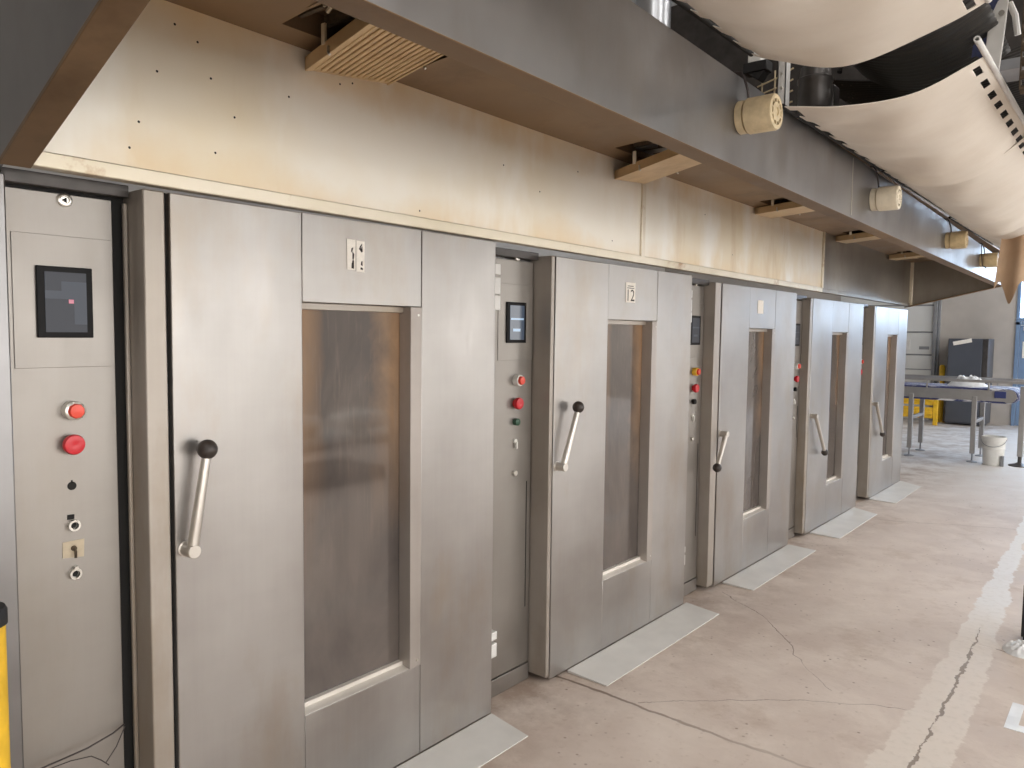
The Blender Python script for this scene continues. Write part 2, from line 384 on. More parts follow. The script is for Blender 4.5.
# ------------------------------------------------------------------ ovens
def disc_button(mb_, x, y, z, prof, n=20): return mb_.lathe((x, y, z), (1, 0, 0), prof, n)
XC = -.10
OV = [dict(cl=.60, cr=.900, P=.935, PD=.994, D=1.006, C=1.424, F=1.930, R=2.338, H=1.962, T=1.687, B=.398, piv=(1.035,.989), ball=(1.077,1.268)),
      dict(cl=2.36, cr=2.708, P=2.713, PD=2.738, D=2.745, C=3.178, F=3.660, R=4.060, H=1.938, T=1.668, B=.409, piv=(2.773,.998), ball=(2.867,1.263)),
      dict(cl=4.08, cr=4.366, P=4.372, PD=4.452, D=4.472, C=4.900, F=5.350, R=5.765, H=1.917, T=1.645, B=.403, piv=(4.50,.982), ball=(4.362,.79)),
      dict(cl=5.785, cr=6.066, P=6.073, PD=6.125, D=6.135, C=6.630, F=7.075, R=7.515, H=1.895, T=1.632, B=.382, piv=(6.185,.963), ball=(6.40,.652)),
      dict(cl=7.535, cr=7.878, P=7.886, PD=7.93, D=7.94, C=8.400, F=8.820, R=9.195, H=1.893, T=1.620, B=.371, piv=(7.962,.946), ball=(8.18,.632))]
OLAB = ['stainless steel rack oven nearest the camera with two torn paper strips above its window',
        'stainless steel rack oven second along the row with a paper label reading 12',
        'stainless steel rack oven third along the row with its lever hanging down to the left',
        'stainless steel rack oven fourth along the row with lever hanging down right, before the last',
        'stainless steel rack oven farthest down the row beside the conveyor table']
def make_oven(i, p):
    root = empty('rack_oven', (0, (p['cl']+p['R'])/2, 0), OLAB[i], 'oven', 'rack ovens in a row')
    A = Rel(root); H = p['H']; cr = p['cr']; yb = cr-.116; XC = (-.10, -.10, -.072, -.062, -.09)[i]
    # carcass behind the front, with the recess header
    c = MB(); c.box(-1.7, -.125, p['cl']+.005, p['R']-.005, .012, H+.0)
    A.part(c, 'carcass', M['hood'], bevel=.004)
    c = MB(); c.box(-.12, XC+.03, p['cl']+(.0 if i else .036), p['P']-.003, H-.018, H+.014)
    A.part(c, 'recess_header', M['motor'], bevel=.002)
    # door post
    c = MB(); c.box(-.122, 0, p['P'], p['PD'], .03, H)
    if i == 0: c.box(-.098, -.085, p['P']-.012, p['P'], .03, H-.03)
    po = A.part(c, 'door_post', M['steel_post'], bevel=.004)
    c = MB(); c.box(-.10, -.02, p['PD'], p['D'], .02, H); A.part(c, 'door_seal', M['dark'])
    if i == 0:
        c = MB(); c.box(-.45, -.03, .572, .634, .0, 1.955); A.part(c, 'side_post', M['hood'], bevel=.004)
        c = MB(); c.box(-.122, -.11, .60, .936, .02, 1.955); A.part(c, 'recess_backing', M['dark'])
    # control column
    c = MB(); c.box(-.118, XC, p['cl']+.035 if i == 0 else p['cl'], cr, .085, H-.026)
    cp = A.part(c, 'control_panel', M['steel_panel'], bevel=.002)
    c = MB(); c.box(-.118, XC+.004, p['cl']+.03 if i == 0 else p['cl'], cr, .004, .08); A.part(c, 'kick_plate', M['steel_panel'], bevel=.002)
    k = H/1.962; kb = (1, 1.003, .993, .985, .98)[i]
    c = MB(); c.box(XC, XC+.003, cr-.238, cr-.002, 1.497*k, 1.830*k); A.part(c, 'screen_plate', M['steel_panel'], cp, bevel=.001)
    c = MB(); z0, z1 = 1.573*k, 1.752*k
    c.box(XC+.003, XC+.011, cr-.188, cr-.057, z0, z1); A.part(c, 'touchscreen', M['black_plastic'], cp, bevel=.002)
    c = MB(); c.box(XC+.011, XC+.0125, cr-.170, cr-.073, z0+.014, z1-.014)
    if i == 0:
        c.m = 1
        c.box(XC+.0125, XC+.0128, cr-.170, cr-.073, z0+.098, z0+.118); c.box(XC+.0125, XC+.0128, cr-.132, cr-.073, z0+.118, z0+.142)
        c.box(XC+.0125, XC+.0128, cr-.103, cr-.073, z0+.034, z0+.098)
        c.m = 2; c.box(XC+.0128, XC+.0132, cr-.116, cr-.104, z0+.087, z0+.097)
        A.part(c, 'display', [M['screen_grey'], M['screen_grey2'], M['pink']], cp)
    else:
        c.m = 1; c.box(XC+.0125, XC+.0128, cr-.165, cr-.078, z0+.10, z0+.108); c.box(XC+.0125, XC+.0128, cr-.15, cr-.1, z0+.05, z0+.062)
        A.part(c, 'display', [M['screen_blue'] if i == 1 else M['screen_grey'], M['screen_text'] if i == 1 else M['screen_grey2']], cp)
    # lock at the top
    c = MB(); disc_button(c, XC, yb, 1.920*kb, [(0,.017),(.008,.017),(.010,.014),(.010,.010),(.006,.009)]); c.m = 1; disc_button(c, XC, yb, 1.920*kb, [(.004,.008),(.0072,.0078)], 3)
    A.part(c, 'panel_lock', [M['bright_steel'], M['dark']], cp)
    r = 1.0
    # lamp button (upper) and mushroom button (lower)
    c = MB(); c.m = 0; disc_button(c, XC, yb+.004, 1.386*kb, [(0,.024),(.010,.025),(.026,.0245),(.028,.021)])
    c.m = 1; disc_button(c, XC, yb+.004, 1.386*kb, [(.020,.019),(.036,.0195),(.040,.017),(.041,.006)], 9)
    A.part(c, 'lamp_button', [M['amber'] if i == 2 else (M['bright_steel'] if i == 0 else M['white_plastic']), M['orange_red']], cp)
    zb = (1.299 if i == 0 else 1.285)*kb
    c = MB(); disc_button(c, XC, yb, zb, [(0,.017),(.012,.017),(.013,.025),(.024,.0265),(.030,.024),(.032,.012),(.030,.003)])
    A.part(c, 'stop_button', M['red'], cp)
    c = MB()
    if i == 0:
        disc_button(c, XC, yb, 1.189, [(0,.011),(.0012,.011)]); c.box(XC, XC+.0012, yb-.002, yb+.002, 1.198, 1.204)
        A.part(c, 'button_hole', M['dark'], cp)
        for z in (1.086, .958):
            c = MB(); disc_button(c, XC, yb, z, [(0,.014),(.010,.0155),(.014,.0145),(.014,.0095),(.005,.0085)]); c.m = 1; disc_button(c, XC, yb, z, [(.003,.0085),(.006,.008)], 12)
            if z > 1: c.box(XC, XC+.003, yb-.013, yb+.003, z+.016, z+.028)
            else: c.m = 0; c.box(XC+.002, XC+.016, yb-.003, yb+.005, z+.013, z+.020)
            A.part(c, 'key_switch', [M['bright_steel'], M['dark']], cp)
        c = MB(); c.prism([(XC, yb-.027, 1.003),(XC, yb+.024, .998),(XC, yb+.026, 1.045),(XC, yb-.026, 1.044)], (.002, 0, 0))
        A.part(c, 'switch_plate', M['plate_paper'], cp)
        c = MB(); c.lathe((XC, yb, 1.025), (1,0,0), [(.002,.007),(.008,.006)]); c.tube([(XC+.006, yb, 1.025),(XC+.014, yb, 1.018),(XC+.018, yb-.002, 1.002)], .0035)
        A.part(c, 'toggle_switch', M['rust'], cp)
    else:
        c = MB(); disc_button(c, XC, yb, 1.203*kb, [(0,.015),(.010,.016),(.020,.0155),(.022,.010)]); A.part(c, 'start_button', M['green'] if i < 2 else M['black_plastic'], cp)
        c = MB(); disc_button(c, XC, yb, 1.118*kb, [(0,.010),(.008,.010),(.009,.008)]); c.box(XC+.002, XC+.016, yb-.003, yb+.003, 1.085*kb, 1.115*kb)
        A.part(c, 'key_switch', M['white_plastic'], cp)
        c = MB(); disc_button(c, XC, yb, .975*kb, [(0,.011),(.010,.012),(.012,.010),(.012,.005)]); A.part(c, 'key_switch', M['bright_steel'], cp)
        c = MB(); c.box(XC, XC+.0015, cr-.03, cr-.026, (.35 if i != 3 else .80), .93 if i != 3 else 1.05); A.part(c, 'panel_slot', M['dark'], cp)
    # ---------------- door
    C, F, R, D, T, B = p['C'], p['F'], p['R'], p['D'], p['T'], p['B']
    g = .0014; G = F-.055
    c = MB(); c.box(-.055, 0, D, C-g, .014, H); door = A.part(c, 'door', M['steel'], bevel=.003)
    c = MB(); c.box(-.055, 0, F+g, R, .014, H); A.part(c, 'side_panel', M['steel'], door, bevel=.003)
    c = MB(); c.box(-.055, -.001, C, F, T, H); A.part(c, 'upper_panel', M['steel'], door, bevel=.002)
    zs = B-.041
    c = MB(); c.box(-.055, -.001, C, F, .014, zs); A.part(c, 'lower_panel', M['steel'], door, bevel=.002)
    c = MB(); c.box(-.056, .004, G, F-.001, zs+.001, T-.001)
    A.part(c, 'window_frame', M['jamb'], door, bevel=.0015); c = MB()
    c.hexa([(-.056,C,zs),(-.001,C,zs),(-.001,G,zs),(-.056,G,zs),(-.056,C,zs+.012),(-.001,C,zs+.001),(-.001,G,zs+.001),(-.056,G,zs+.012)])
    c.box(-.056, -.036, C, G, zs+.001, zs+.022); A.part(c, 'window_sill', M['sill'], door, bevel=.0015)
    A.part(MB().box(-.056, -.034, C, G, T-.022, T-.001), 'window_head', M['steel_post'], door, bevel=.0015)
    for z in (zs+.025, T-.03): A.part(MB().lathe((.004, F-.018, z), (1,0,0), [(0,.005),(.002,.004)], 10), 'frame_screw', M['bright_steel'], door)
    c = MB(); c.box(-.066, -.0565, C-.03, G+.02, zs+.002, T); A.part(c, 'window_glass', M['glass'], door)
    c = MB(); c.box(-.12, -.067, D+.02, R-.02, .02, H-.01); A.part(c, 'door_core', M['dark'], door)
    # hinges on the right edge
    for z0, z1 in ((1.835*k,1.88*k),(1.755*k,1.825*k),(1.69*k,1.75*k),(.30,.335),(.225,.285)):
        c = MB(); c.box(-.09, -.030, R+.030, R+.068, z0, z1); c.box(-.055, -.035, R+.002, R+.032, z0, z1); A.part(c, 'hinge', M['white_metal'], door, bevel=.003)
    # lever handle
    py_, pz_ = p['piv']; by, bz = p['ball']; lx = .036
    c = MB(); c.lathe((0, py_, pz_), (1,0,0), [(0,.0225),(.004,.0225),(.005,.019),(.050,.019),(.052,.017)], 24)
    dv = Vector((.045-lx+.01, by-py_, bz-pz_)); L = dv.length
    st = Vector((lx, py_, pz_)); en = Vector((.048, by, bz))
    c.lathe(st, en-st, [(.008,.0155),(.05,.0155),(L-.03,.013),(L-.012,.011)], 16)
    A.part(c, 'handle', M['lever'], door)
    c = MB(); c.ball(en, .0275, 24); A.part(c, 'handle_knob', M['knob'], door)
    # paper labels
    Y3, Z3 = Vector((0,1,0)), Vector((0,0,1))
    if i == 0:
        for (y0, y1, zt, zb_, marks) in ((1.597,1.630,1.899,1.799,0),(1.634,1.668,1.897,1.795,1)):
            c = MB(); x = .0006
            c.prism([(x-.0004,y0,zb_),(x-.0004,y1,zb_-.001),(x-.0004,y1+.001,zt-.001),(x-.0004,y0-.002*(1-marks),zt)], (.0006,0,0)); c.m = 1
            if marks == 0:
                for q in (((.016,.005),(.027,.004),(.027,.03),(.022,.036),(.017,.02)), ((.020,.036),(.026,.034),(.028,.052),(.020,.062)), ((.014,.056),(.020,.060),(.024,.074),(.016,.07))):
                    c.add([(x+.0005, y0+a, zb_+b) for a, b in q], [tuple(range(len(q)))])
            else:
                for q in (((.010,.074),(.016,.086),(.024,.094),(.024,.088),(.018,.080),(.024,.066),(.020,.064),(.014,.072)), ((.018,.066),(.026,.066),(.025,.085),(.021,.082)), ((.016,.008),(.028,.006),(.027,.012),(.018,.016)), ((.018,.022),(.026,.020),(.025,.036),(.020,.034))):
                    c.add([(x+.0005, y0+a, zb_+b) for a, b in q], [tuple(range(len(q)))])
            A.part(c, 'paper_label', [M['paper'], M['ink']], door, norm=False)
    elif i in (1, 2):
        y0, y1, z0, z1 = ((3.336,3.428,1.757,1.858) if i == 1 else (5.03,5.125,1.745,1.835))
        c = MB(); c.box(.0002, .001, y0, y1, z0, z1)
        if i == 1:
            c.m = 1; c.text('12', (.0013, y0+.016, z0+.008), Y3, Z3, .058, 1.05)
            c.box(.001, .0013, y0+.012, y1-.012, z1-.030, z1-.026); c.box(.001, .0013, y0+.016, y1-.02, z1-.020, z1-.016)
        A.part(c, 'paper_label', [M['paper'], M['ink']], door, norm=False)
    return root
for i, p in enumerate(OV): make_oven(i, p)

# floor plates in front of the doors
PL = [((1.06,2.308,2.337),.221,'pale grey steel plate on the floor at the foot of the nearest oven door'),
      ((2.880,4.064,4.092),.223,'pale grey steel plate on the floor below the oven with the label 12'),
      ((4.593,5.772,5.768),.208,'pale grey steel plate on the floor below the third oven from the camera'),
      ((6.245,7.336,7.452),.236,'pale grey steel plate on the floor below the fourth oven from the camera'),
      ((7.955,9.03,9.196),.246,'pale grey steel plate on the floor below the farthest oven')]
for (a, b, b2), wd, lab in PL:
    z = .004 if a < 2 else .006
    c = MB(); yc = (a+b)/2
    c.hexa([(.003,a-yc,.001),(wd,a-yc,.001),(wd,b-yc,.001),(.003,b2-yc,.001),(.003,a-yc,.013),(wd,a-yc,.006),(wd,b-yc,.006),(.003,b2-yc,.013)])
    o = c.build('threshold_plate', M['plate'], bevel=.001); o.location = (0, yc, 0)
    tag(o, lab, 'floor plate', 'steel plates before the oven doors')

# ------------------------------------------------------------------ extraction hood
hood = empty('extraction_hood', (0, 5, 2.0), 'long stainless steel extraction hood hanging out over the whole row of ovens', 'extraction hood')
A = Rel(hood)
fb = lambda y: 1.982-.0048*y
ft = lambda y: 2.468-.0062*y
hb = lambda y: 2.228-.0108*y
ht = lambda y: 2.566-.0205*y
def slab(x0, x1, y0, y1, zl, zh, n=1):
    c = MB()
    for k in range(n):
        a = y0+(y1-y0)*k/n; b = y0+(y1-y0)*(k+1)/n
        c.hexa([(x0,a,zl(a)),(x1,a,zl(a)),(x1,b,zl(b)),(x0,b,zl(b)),(x0,a,zh(a)),(x1,a,zh(a)),(x1,b,zh(b)),(x0,b,zh(b))])
    return c
Y0, Y1 = .645, 9.25
holes = [(1.03,2.405),(1.093,2.377),(.98,2.27),(.93,2.13),(.905,2.06),(1.14,2.09),(1.13,2.29),(.98,2.0),(1.62,2.40),(1.57,2.385),(1.38,2.30),(1.20,2.20),(2.62,2.20),(2.38,2.27),(2.90,2.33),(3.2,2.05),(1.92,2.03),(4.2,2.3),(4.6,2.1)]
for a, b, mt in ((Y0,3.478,'fascia'),(3.482,6.308,'fascia'),(6.312,Y1,'fascia_grey')):
    c = slab(-.03, .0, a, b, lambda y: fb(y)+.012, ft)
    c.m = 1
    for (hy, hz) in holes:
        if a < hy < b: c.lathe((.0, hy, hz), (1,0,0), [(0,.0035),(.0006,.003)], 8)
    A.part(c, 'fascia_panel', [M[mt], M['dark']])
for a in (3.48, 6.31):
    A.part(slab(0, .012, a-.017, a+.017, lambda y: fb(y)+.03, lambda y: ft(y)-.004), 'seam_strip', M['fascia_lip'], bevel=.002)
c = slab(-.03, .010, Y0, 6.31, lambda y: fb(y)-.004, lambda y: fb(y)+.034); A.part(c, 'fascia_lip', M['fascia_lip'], bevel=.003)
c = slab(-.03, .010, 6.31, Y1, lambda y: fb(y)-.004, lambda y: fb(y)+.030); A.part(c, 'fascia_lip', M['fascia_grey'], bevel=.003)
# front beam with returned bottom flange
c = slab(.855, .87, .575, 9.22, hb, ht, 12); A.part(c, 'front_beam', M['hood'])
c = slab(.792, .869, .60, 9.22, lambda y: hb(y)-.002, lambda y: hb(y)+.014); A.part(c, 'bottom_flange', M['hood_under'], bevel=.002)
for y in (4.0, 8.05): A.part(slab(.87, .8715, y, y+.008, lambda q: hb(q)+.012, lambda q: ht(q)-.01), 'beam_seam', M['bright_steel'])
# soffit with an opening above every filter
FY = [1.42, 3.18, 4.88, 6.58, 8.28]
sz = lambda x, y: ft(y)-.004 + .06*x
edges = [Y0]; 
for y in FY: edges += [y-.13, y+.36]
edges += [Y1]
c = MB()
def sof(x0, x1, a, b):
    c.hexa([(x0,a,sz(x0,a)),(x1,a,sz(x1,a)),(x1,b,sz(x1,b)),(x0,b,sz(x0,b)),(x0,a,sz(x0,a)+.01),(x1,a,sz(x1,a)+.01),(x1,b,sz(x1,b)+.01),(x0,b,sz(x0,b)+.01)])
for k in range(0, len(edges), 2): sof(-.02, .86, edges[k], edges[k+1])
for y in FY: sof(-.02, .10, y-.13, y+.36); sof(.74, .86, y-.13, y+.36)
A.part(c, 'soffit', M['hood_under'])
for y in FY:
    c = MB(); a, b = y-.13, y+.36; z = sz(.1, y)+.008
    c.box(.09, .10, a, b, z, z+.06); c.box(.74, .75, a, b, z, z+.06); c.box(.09, .75, a-.01, a, z, z+.06); c.box(.09, .75, b, b+.01, z, z+.06); c.box(.09, .75, a, b, z+.06, z+.065)
    c.m = 1
    for q in range(5): c.box(.12, .72, a+.04+q*.09, a+.055+q*.09, z+.02, z+.05)
    A.part(c, 'filter_housing', [M['hood_under'], M['rust']])
for q, (x, y, z, r) in enumerate(((.50,1.30,2.50,.05),(.36,1.33,2.49,.045),(.28,1.35,2.485,.03),(.56,3.07,2.47,.04))):
    rnd = random.Random(q); c = MB()
    for k in range(26):
        a = Vector((x, y, z)); b = a + Vector((rnd.uniform(-1,1)*1.6, rnd.uniform(-.6,.6), rnd.uniform(-.5,1)))*r
        c.tube([a+(b-a)*.1, a+(b-a)*.6+Vector((0,0,.3*r)), b], .004 + .003*rnd.random(), 5)
    A.part(c, 'insulation_tuft', M['plate_paper'])
# end panels, bottoms rising to the front
def endpanel(ya, yb_, zb0, zb1, zt, skew, x0):
    c = MB(); X1 = .87
    f = lambda x, y: (x, y + skew*x, zb0 + (zb1-zb0)*x/X1)
    lo = [f(x0, ya), f(X1, ya), f(X1, yb_), f(x0, yb_)]
    hi = [(p[0], p[1], zt) for p in lo]
    return c.hexa(lo+hi)
c = endpanel(.612, .624, 1.972, 2.226, 2.70, -.044, -.35); A.part(c, 'end_panel', M['hood'])
c = endpanel(.612, .678, 1.968, 2.222, 1.99, -.047, -.0)
c.v = [v if k < 4 else (v[0], v[1], c.v[k-4][2]+.012) for k, v in enumerate(c.v)]
A.part(c, 'end_flange', M['hood_under'], bevel=.002)
c = endpanel(9.25, 9.262, fb(9.25)-.01, hb(9.2), 2.45, -.04, -.05); A.part(c, 'end_panel', M['fascia_grey'])
c = endpanel(9.20, 9.262, fb(9.25)-.012, hb(9.2)-.004, 2, -.04, 0)
c.v = [v if k < 4 else (v[0], v[1], c.v[k-4][2]+.012) for k, v in enumerate(c.v)]
A.part(c, 'end_flange', M['hood_under'], bevel=.002)
c = MB(); c.box(.0, .03, 9.215, 9.25, fb(9.2), ft(9.2)-.005); A.part(c, 'corner_rail', M['fascia_lip'], bevel=.003)

# grease filters hanging askew below the soffit
FL = ['corrugated steel grease filter hanging askew over the nearest oven', 'flat tan grease filter tray hanging below the hood above the label 12 oven',
      'flat tan grease filter tray below the hood above the third oven', 'flat tan grease filter tray below the hood above the fourth oven', 'flat tan grease filter tray below the hood above the farthest oven']
def make_filter(i, y, za, zb_, slope, skew, corr):
    """za / zb_ height of the near and far lower edge at the fascia"""
    root = empty('grease_filter', (.05, y, za), FL[i], 'grease filter', 'grease filters in the hood'); A = Rel(root)
    W = .335 if corr else .29; L = .74
    def P(u, v, h): x = .012+u*L; return (x, y+v*W - skew*x*(1-.3*v), za+(zb_-za)*v + slope*x + h)
    def bar(u0, u1, v0, v1, h0, h1): return [P(u0,v0,h0),P(u1,v0,h0),P(u1,v1,h0),P(u0,v1,h0),P(u0,v0,h1),P(u1,v0,h1),P(u1,v1,h1),P(u0,v1,h1)]
    c = MB()
    c.hexa(bar(0,1,0,.03,0,.042)); c.hexa(bar(0,1,.97,1,0,.042)); c.hexa(bar(0,.03,0,1,.004,.042)); c.hexa(bar(.97,1,0,1,.004,.042)); c.hexa(bar(0,1,.0,.07 if corr else 1,.002 if corr else .0,.006))
    A.part(c, 'filter_frame', M['filter'], bevel=.0015)
    if corr:
        n = 13; A.part(MB().hexa(bar(.02,.98,.04,.98,.026,.034)), 'filter_backing', M['rust'])  # dark sheet behind the baffles puts the shade into their gaps
        for k in range(n):
            v0 = .075+.9*k/n; v1 = v0+.9/n*.62
            c = MB(); p = bar(.02,.98,v0,v1,.0,.022); q = bar(.02,.98,v0-.012,v1+.012,.0,.022)
            c.hexa(p[:4]+q[4:]); A.part(c, 'baffle', M['filter'], bevel=.003)
    else:
        c = MB(); c.hexa(bar(.02,.98,.02,.98,.02,.03)); A.part(c, 'filter_backing', M['rust'])
    for (u, v) in ((.2,-.01),(.62,-.01),(.25,1.01),(.6,1.01)):
        c = MB(); b0 = Vector(P(u, v, .02)); c.tube([b0, b0+Vector((0,0,-.018)), b0+Vector((.008,0,-.026))], .004); A.part(c, 'latch_pin', M['bright_steel'])
    # the hanger clip standing on the near frame edge
    for u in (.16, .58):
        b0 = Vector(P(u, .0, .04)); c = MB(); c.box(b0.x-.008, b0.x+.008, b0.y-.004, b0.y+.004, b0.z-.005, b0.z+.055); A.part(c, 'hanger_clip', M['fascia'])
make_filter(0, 1.43, 2.385, 2.425, .10, .14, True)
make_filter(1, 3.19, 2.338, 2.362, .17, .12, False)
make_filter(2, 4.90, 2.385, 2.395, .07, .05, False)
make_filter(3, 6.58, 2.375, 2.385, .07, .05, False)
make_filter(4, 8.26, 2.365, 2.375, .07, .05, False)

# sounders on the beam
SD = [(2.655,2.371,'yellowed round sounder on the hood beam nearest the camera'),(4.36,2.319,'cream round sounder on the hood beam, second from the camera'),
      (6.29,2.296,'tan round sounder on the hood beam with a shadow beside it, third from the camera'),(7.76,2.270,'tan round sounder farthest along the hood beam near the hanging brown cloth')]
for k, (y, z, lab) in enumerate(SD):
    root = empty('alarm_sounder', (.872, y, z), lab, 'alarm sounder', 'round sounders on the hood beam'); m = M[('beige_plastic','cream_plastic','tan_plastic','tan_plastic')[k]]
    r = .062
    c = MB().lathe((0,0,0), (1,0,0), [(0,r*.93),(.026,r*.93),(.028,r*.8),(.036,r*.8)], 36); c.build('sounder_base', m, root)
    c = MB().lathe((.034,0,0), (1,0,0), [(0,r),(.088,r),(.096,r*.95),(.097,r*.72),(.090,r*.70),(.090,r*.55),(.097,r*.53),(.099,r*.25),(.094,r*.22),(.094,.001)], 36); c.build('sounder_housing', m, root)
    MB().lathe((.1245,0,0), (1,0,0), [(0,r*.705),(.0006,r*.705),(.0006,r*.56),(0,r*.56)], 36, False).build('grille', M['cable'], root)
    for q in range(10):
        a = 2*pi*q/10; c = MB(); c.box(.124, .131, -.003, .003, r*.52, r*.74)
        R_ = Matrix.Rotation(a, 4, 'X'); c.v = [tuple(R_ @ Vector(v)) for v in c.v]; c.build('grille_rib', m, root)
    zt = ht(y)-z
    c = MB().tube([(.03,.0,r*.8),(.028,-.012,r+.03),(.018,-.02,zt-.01),(.006,-.02,zt+.01),(-.03,-.02,zt+.015)], .0045); c.build('wire', M['cable'], root)
    if k == 3:
        c = MB().tube([(.03,-.01,-.04),(.05,-.05,-.07),(.03,-.10,-.05),(.02,-.09,.05),(.01,-.05,zt)], .004); c.build('wire', M['cable'], root)

# ------------------------------------------------------------------ canvas slings above
def sling(label, y0, y1, xl, zl, xr, zr, sag0, sag1, tabs_left=True, tabs_right=True, rod_pre=0.0, skew=0.0):
    root = empty('canvas_sling', ((xl+xr)/2, (y0+y1)/2, zl), label, 'canvas sling', 'canvas slings under the overhead proofer'); A = Rel(root)
    def fn(u, v):
        ya = y0 + skew*v*v; y = ya+(y1-ya)*u; s = sag0+(sag1-sag0)*u
        x = xl+(xr-xl)*v; q = .45
        t = (v-q)/(1-q) if v > q else (v-q)/q
        z = (zl if v < q else zr)*abs(t)**1.9 + (min(zl, zr)-s)*(1-abs(t)**1.9)
        z += (.007*sin(y*19+v*5) + .004*sin(y*33-v*7))*(1-v)*min(1, v*6) + .004*sin(y*9+v*11)*min(1, v*6)*min(1, (1-v)*6)
        return (x, y, z)
    nt = int(round((y1-y0-skew)/.155))
    def skip(u, v):
        f = (u*nt) % 1
        return (tabs_right and .935 < v < .975 and .3 < f < .85) or (tabs_left and v < .05 and .35 < f < .85)
    c = MB(); c.sheet(fn, nt*9, 60, .003, skip); A.part(c, 'cloth', M['canvas'], smooth=60)
    c = MB(); a = Vector((xr+.004, y0+skew-rod_pre, zr+.004)); b = Vector((xr+.004, y1, zr+.004))
    c.lathe(a, b-a, [(.03,.006),(.0,.006),(0,.0105),((b-a).length,.0105)], 16, False); A.part(c, 'rod', M['white_metal'])
    c = MB(); c.cyl((xl-.004, y0, zl+.004), (xl-.004, y1, zl+.004), .009); A.part(c, 'rod', M['dark'])
    return root
sling('off white canvas sling nearest the camera along the top of the photo', 1.15, 2.76, .865, 2.62, 1.60, 2.62, .09, .10)
sling('off white canvas sling with a row of loops on its white rod end', 3.0, 4.50, .895, 2.485, 1.535, 2.59, .035, .11, rod_pre=.19, skew=.19)
sling('off white canvas sling sagging lowest, behind the one with the rod end', 4.44, 6.30, .90, 2.478, 1.535, 2.57, .075, .165)
sling('off white canvas sling farthest away, over the last sounder', 6.24, 8.2, .90, 2.45, 1.50, 2.50, .085, .06)
# brown cloth hanging at the far end
def fl(u, v):
    x = 1.115+.26*u; w = .5-.5*cos(2*pi*u*1.5)
    zb_ = 1.98 if u < .15 else (1.92+.2*abs(u-.35) if u < .7 else 2.0)
    top = 2.40
    return (x - .04*v*(1-u), 7.05+.03*sin(u*9)+.02*v, top+(zb_+.06*sin(u*13)-top)*v)
c = MB(); c.sheet(fl, 24, 16, .003); tag(c.build('hanging_cloth', M['brown_cloth']), 'brown stained cloth hanging down from the slings at the far right', 'cloth')

# what stands between hood and slings
def mesh(label, y0, y1, x0, x1, z0, sag, tilt):
    def fn(u, v):
        y = y0+(y1-y0)*u; t = 2*v-1
        return (x0+(x1-x0)*v, y, z0 + sag*t*t + tilt*(y-y0) + .007*abs(sin(y*pi/.045)))
    c = MB(); c.sheet(fn, int((y1-y0)/.0075), 24, .006)
    return tag(c.build('mesh_sling', M['mesh_belt'], smooth=60), label, 'mesh sling', 'black mesh slings above the canvas')
mesh('black ribbed mesh sling above the canvas with the rod end', 3.05, 3.74, .99, 1.54, 2.66, .10, .0)
mesh('black ribbed mesh sling behind and higher, seen through the gap between canvases', 3.80, 5.4, .70, 1.75, 2.74, .10, .04)
root = empty('exhaust_duct', (.11, 3.35, 2.5), 'shiny round exhaust duct rising from the hood at top centre', 'duct'); 
MB().lathe((0,0,0), (0,0,1), [(0,.085),(.35,.085),(.352,.09),(.37,.09),(.372,.085),(1.6,.085)], 32).build('duct_pipe', M['duct'], root)
MB().lathe((0,0,-.02), (0,0,1), [(0,.12),(.015,.12),(.016,.088),(.03,.088)], 32).build('duct_collar', M['hood'], root)
root = empty('support_tube', (.615, 3.4, 2.815), 'pale square support tube ending in a black bracket above the hood', 'support')
c = MB(); c.box(-.03,.03,-.03,.03,0,.8); c.build('square_tube', M['white_metal'], root, bevel=.004)
c = MB(); c.box(-.05,.06,-.035,.035,-.045,.0); c.prism([(-.03,-.03,-.045),(.05,-.03,-.045),(.02,-.03,-.085)], (0,.06,0)); c.build('bracket', M['black_rubber'], root, bevel=.004)
root = empty('upright_channel', (.75, 3.38, 2.50), 'pale upright steel channel standing on the hood beside the dark motor', 'upright')
c = MB(); c.box(-.018,.018,-.03,-.026,0,.30); c.box(-.018,-.014,-.03,.02,0,.30); c.box(.014,.018,-.03,.02,0,.30); c.build('channel', M['white_metal'], root)
for k in range(4): MB().cyl((0,-.03,.05+.06*k),(0,-.036,.05+.06*k),.006).build('bolt', M['bright_steel'], root)
root = empty('wire_guard', (.66, 3.55, 2.62), 'small bent wire guard behind the upright steel channel', 'guard')
for k in range(4): MB().tube([(-.10,0,.02+.04*k),(0,.0,.03+.045*k),(.06,.02,.05+.05*k)], .004).build('wire', M['beige_plastic'], root)
for k in range(3): MB().tube([(-.08+.06*k,.006,.0),(-.08+.06*k,.006,.2)], .004).build('wire', M['beige_plastic'], root)
root = empty('gear_motor', (.86, 3.45, 2.56), 'dark cylindrical gear motor beside the upright channel above the hood', 'motor')
MB().lathe((0,0,0), (0,0,1), [(0,.05),(.02,.07),(.13,.07),(.135,.074),(.15,.074),(.155,.066),(.2,.06),(.21,.03)], 32).build('motor_housing', M['motor'], root)
MB().box(-.04,.06,.065,.15,.02,.14).build('terminal_box', M['motor'], root, bevel=.01)
MB().tube([(.1,.0,.16),(.12,.02,.24),(.2,.05,.27),(.3,.1,.25)], .012).build('cable', M['black_rubber'], root)
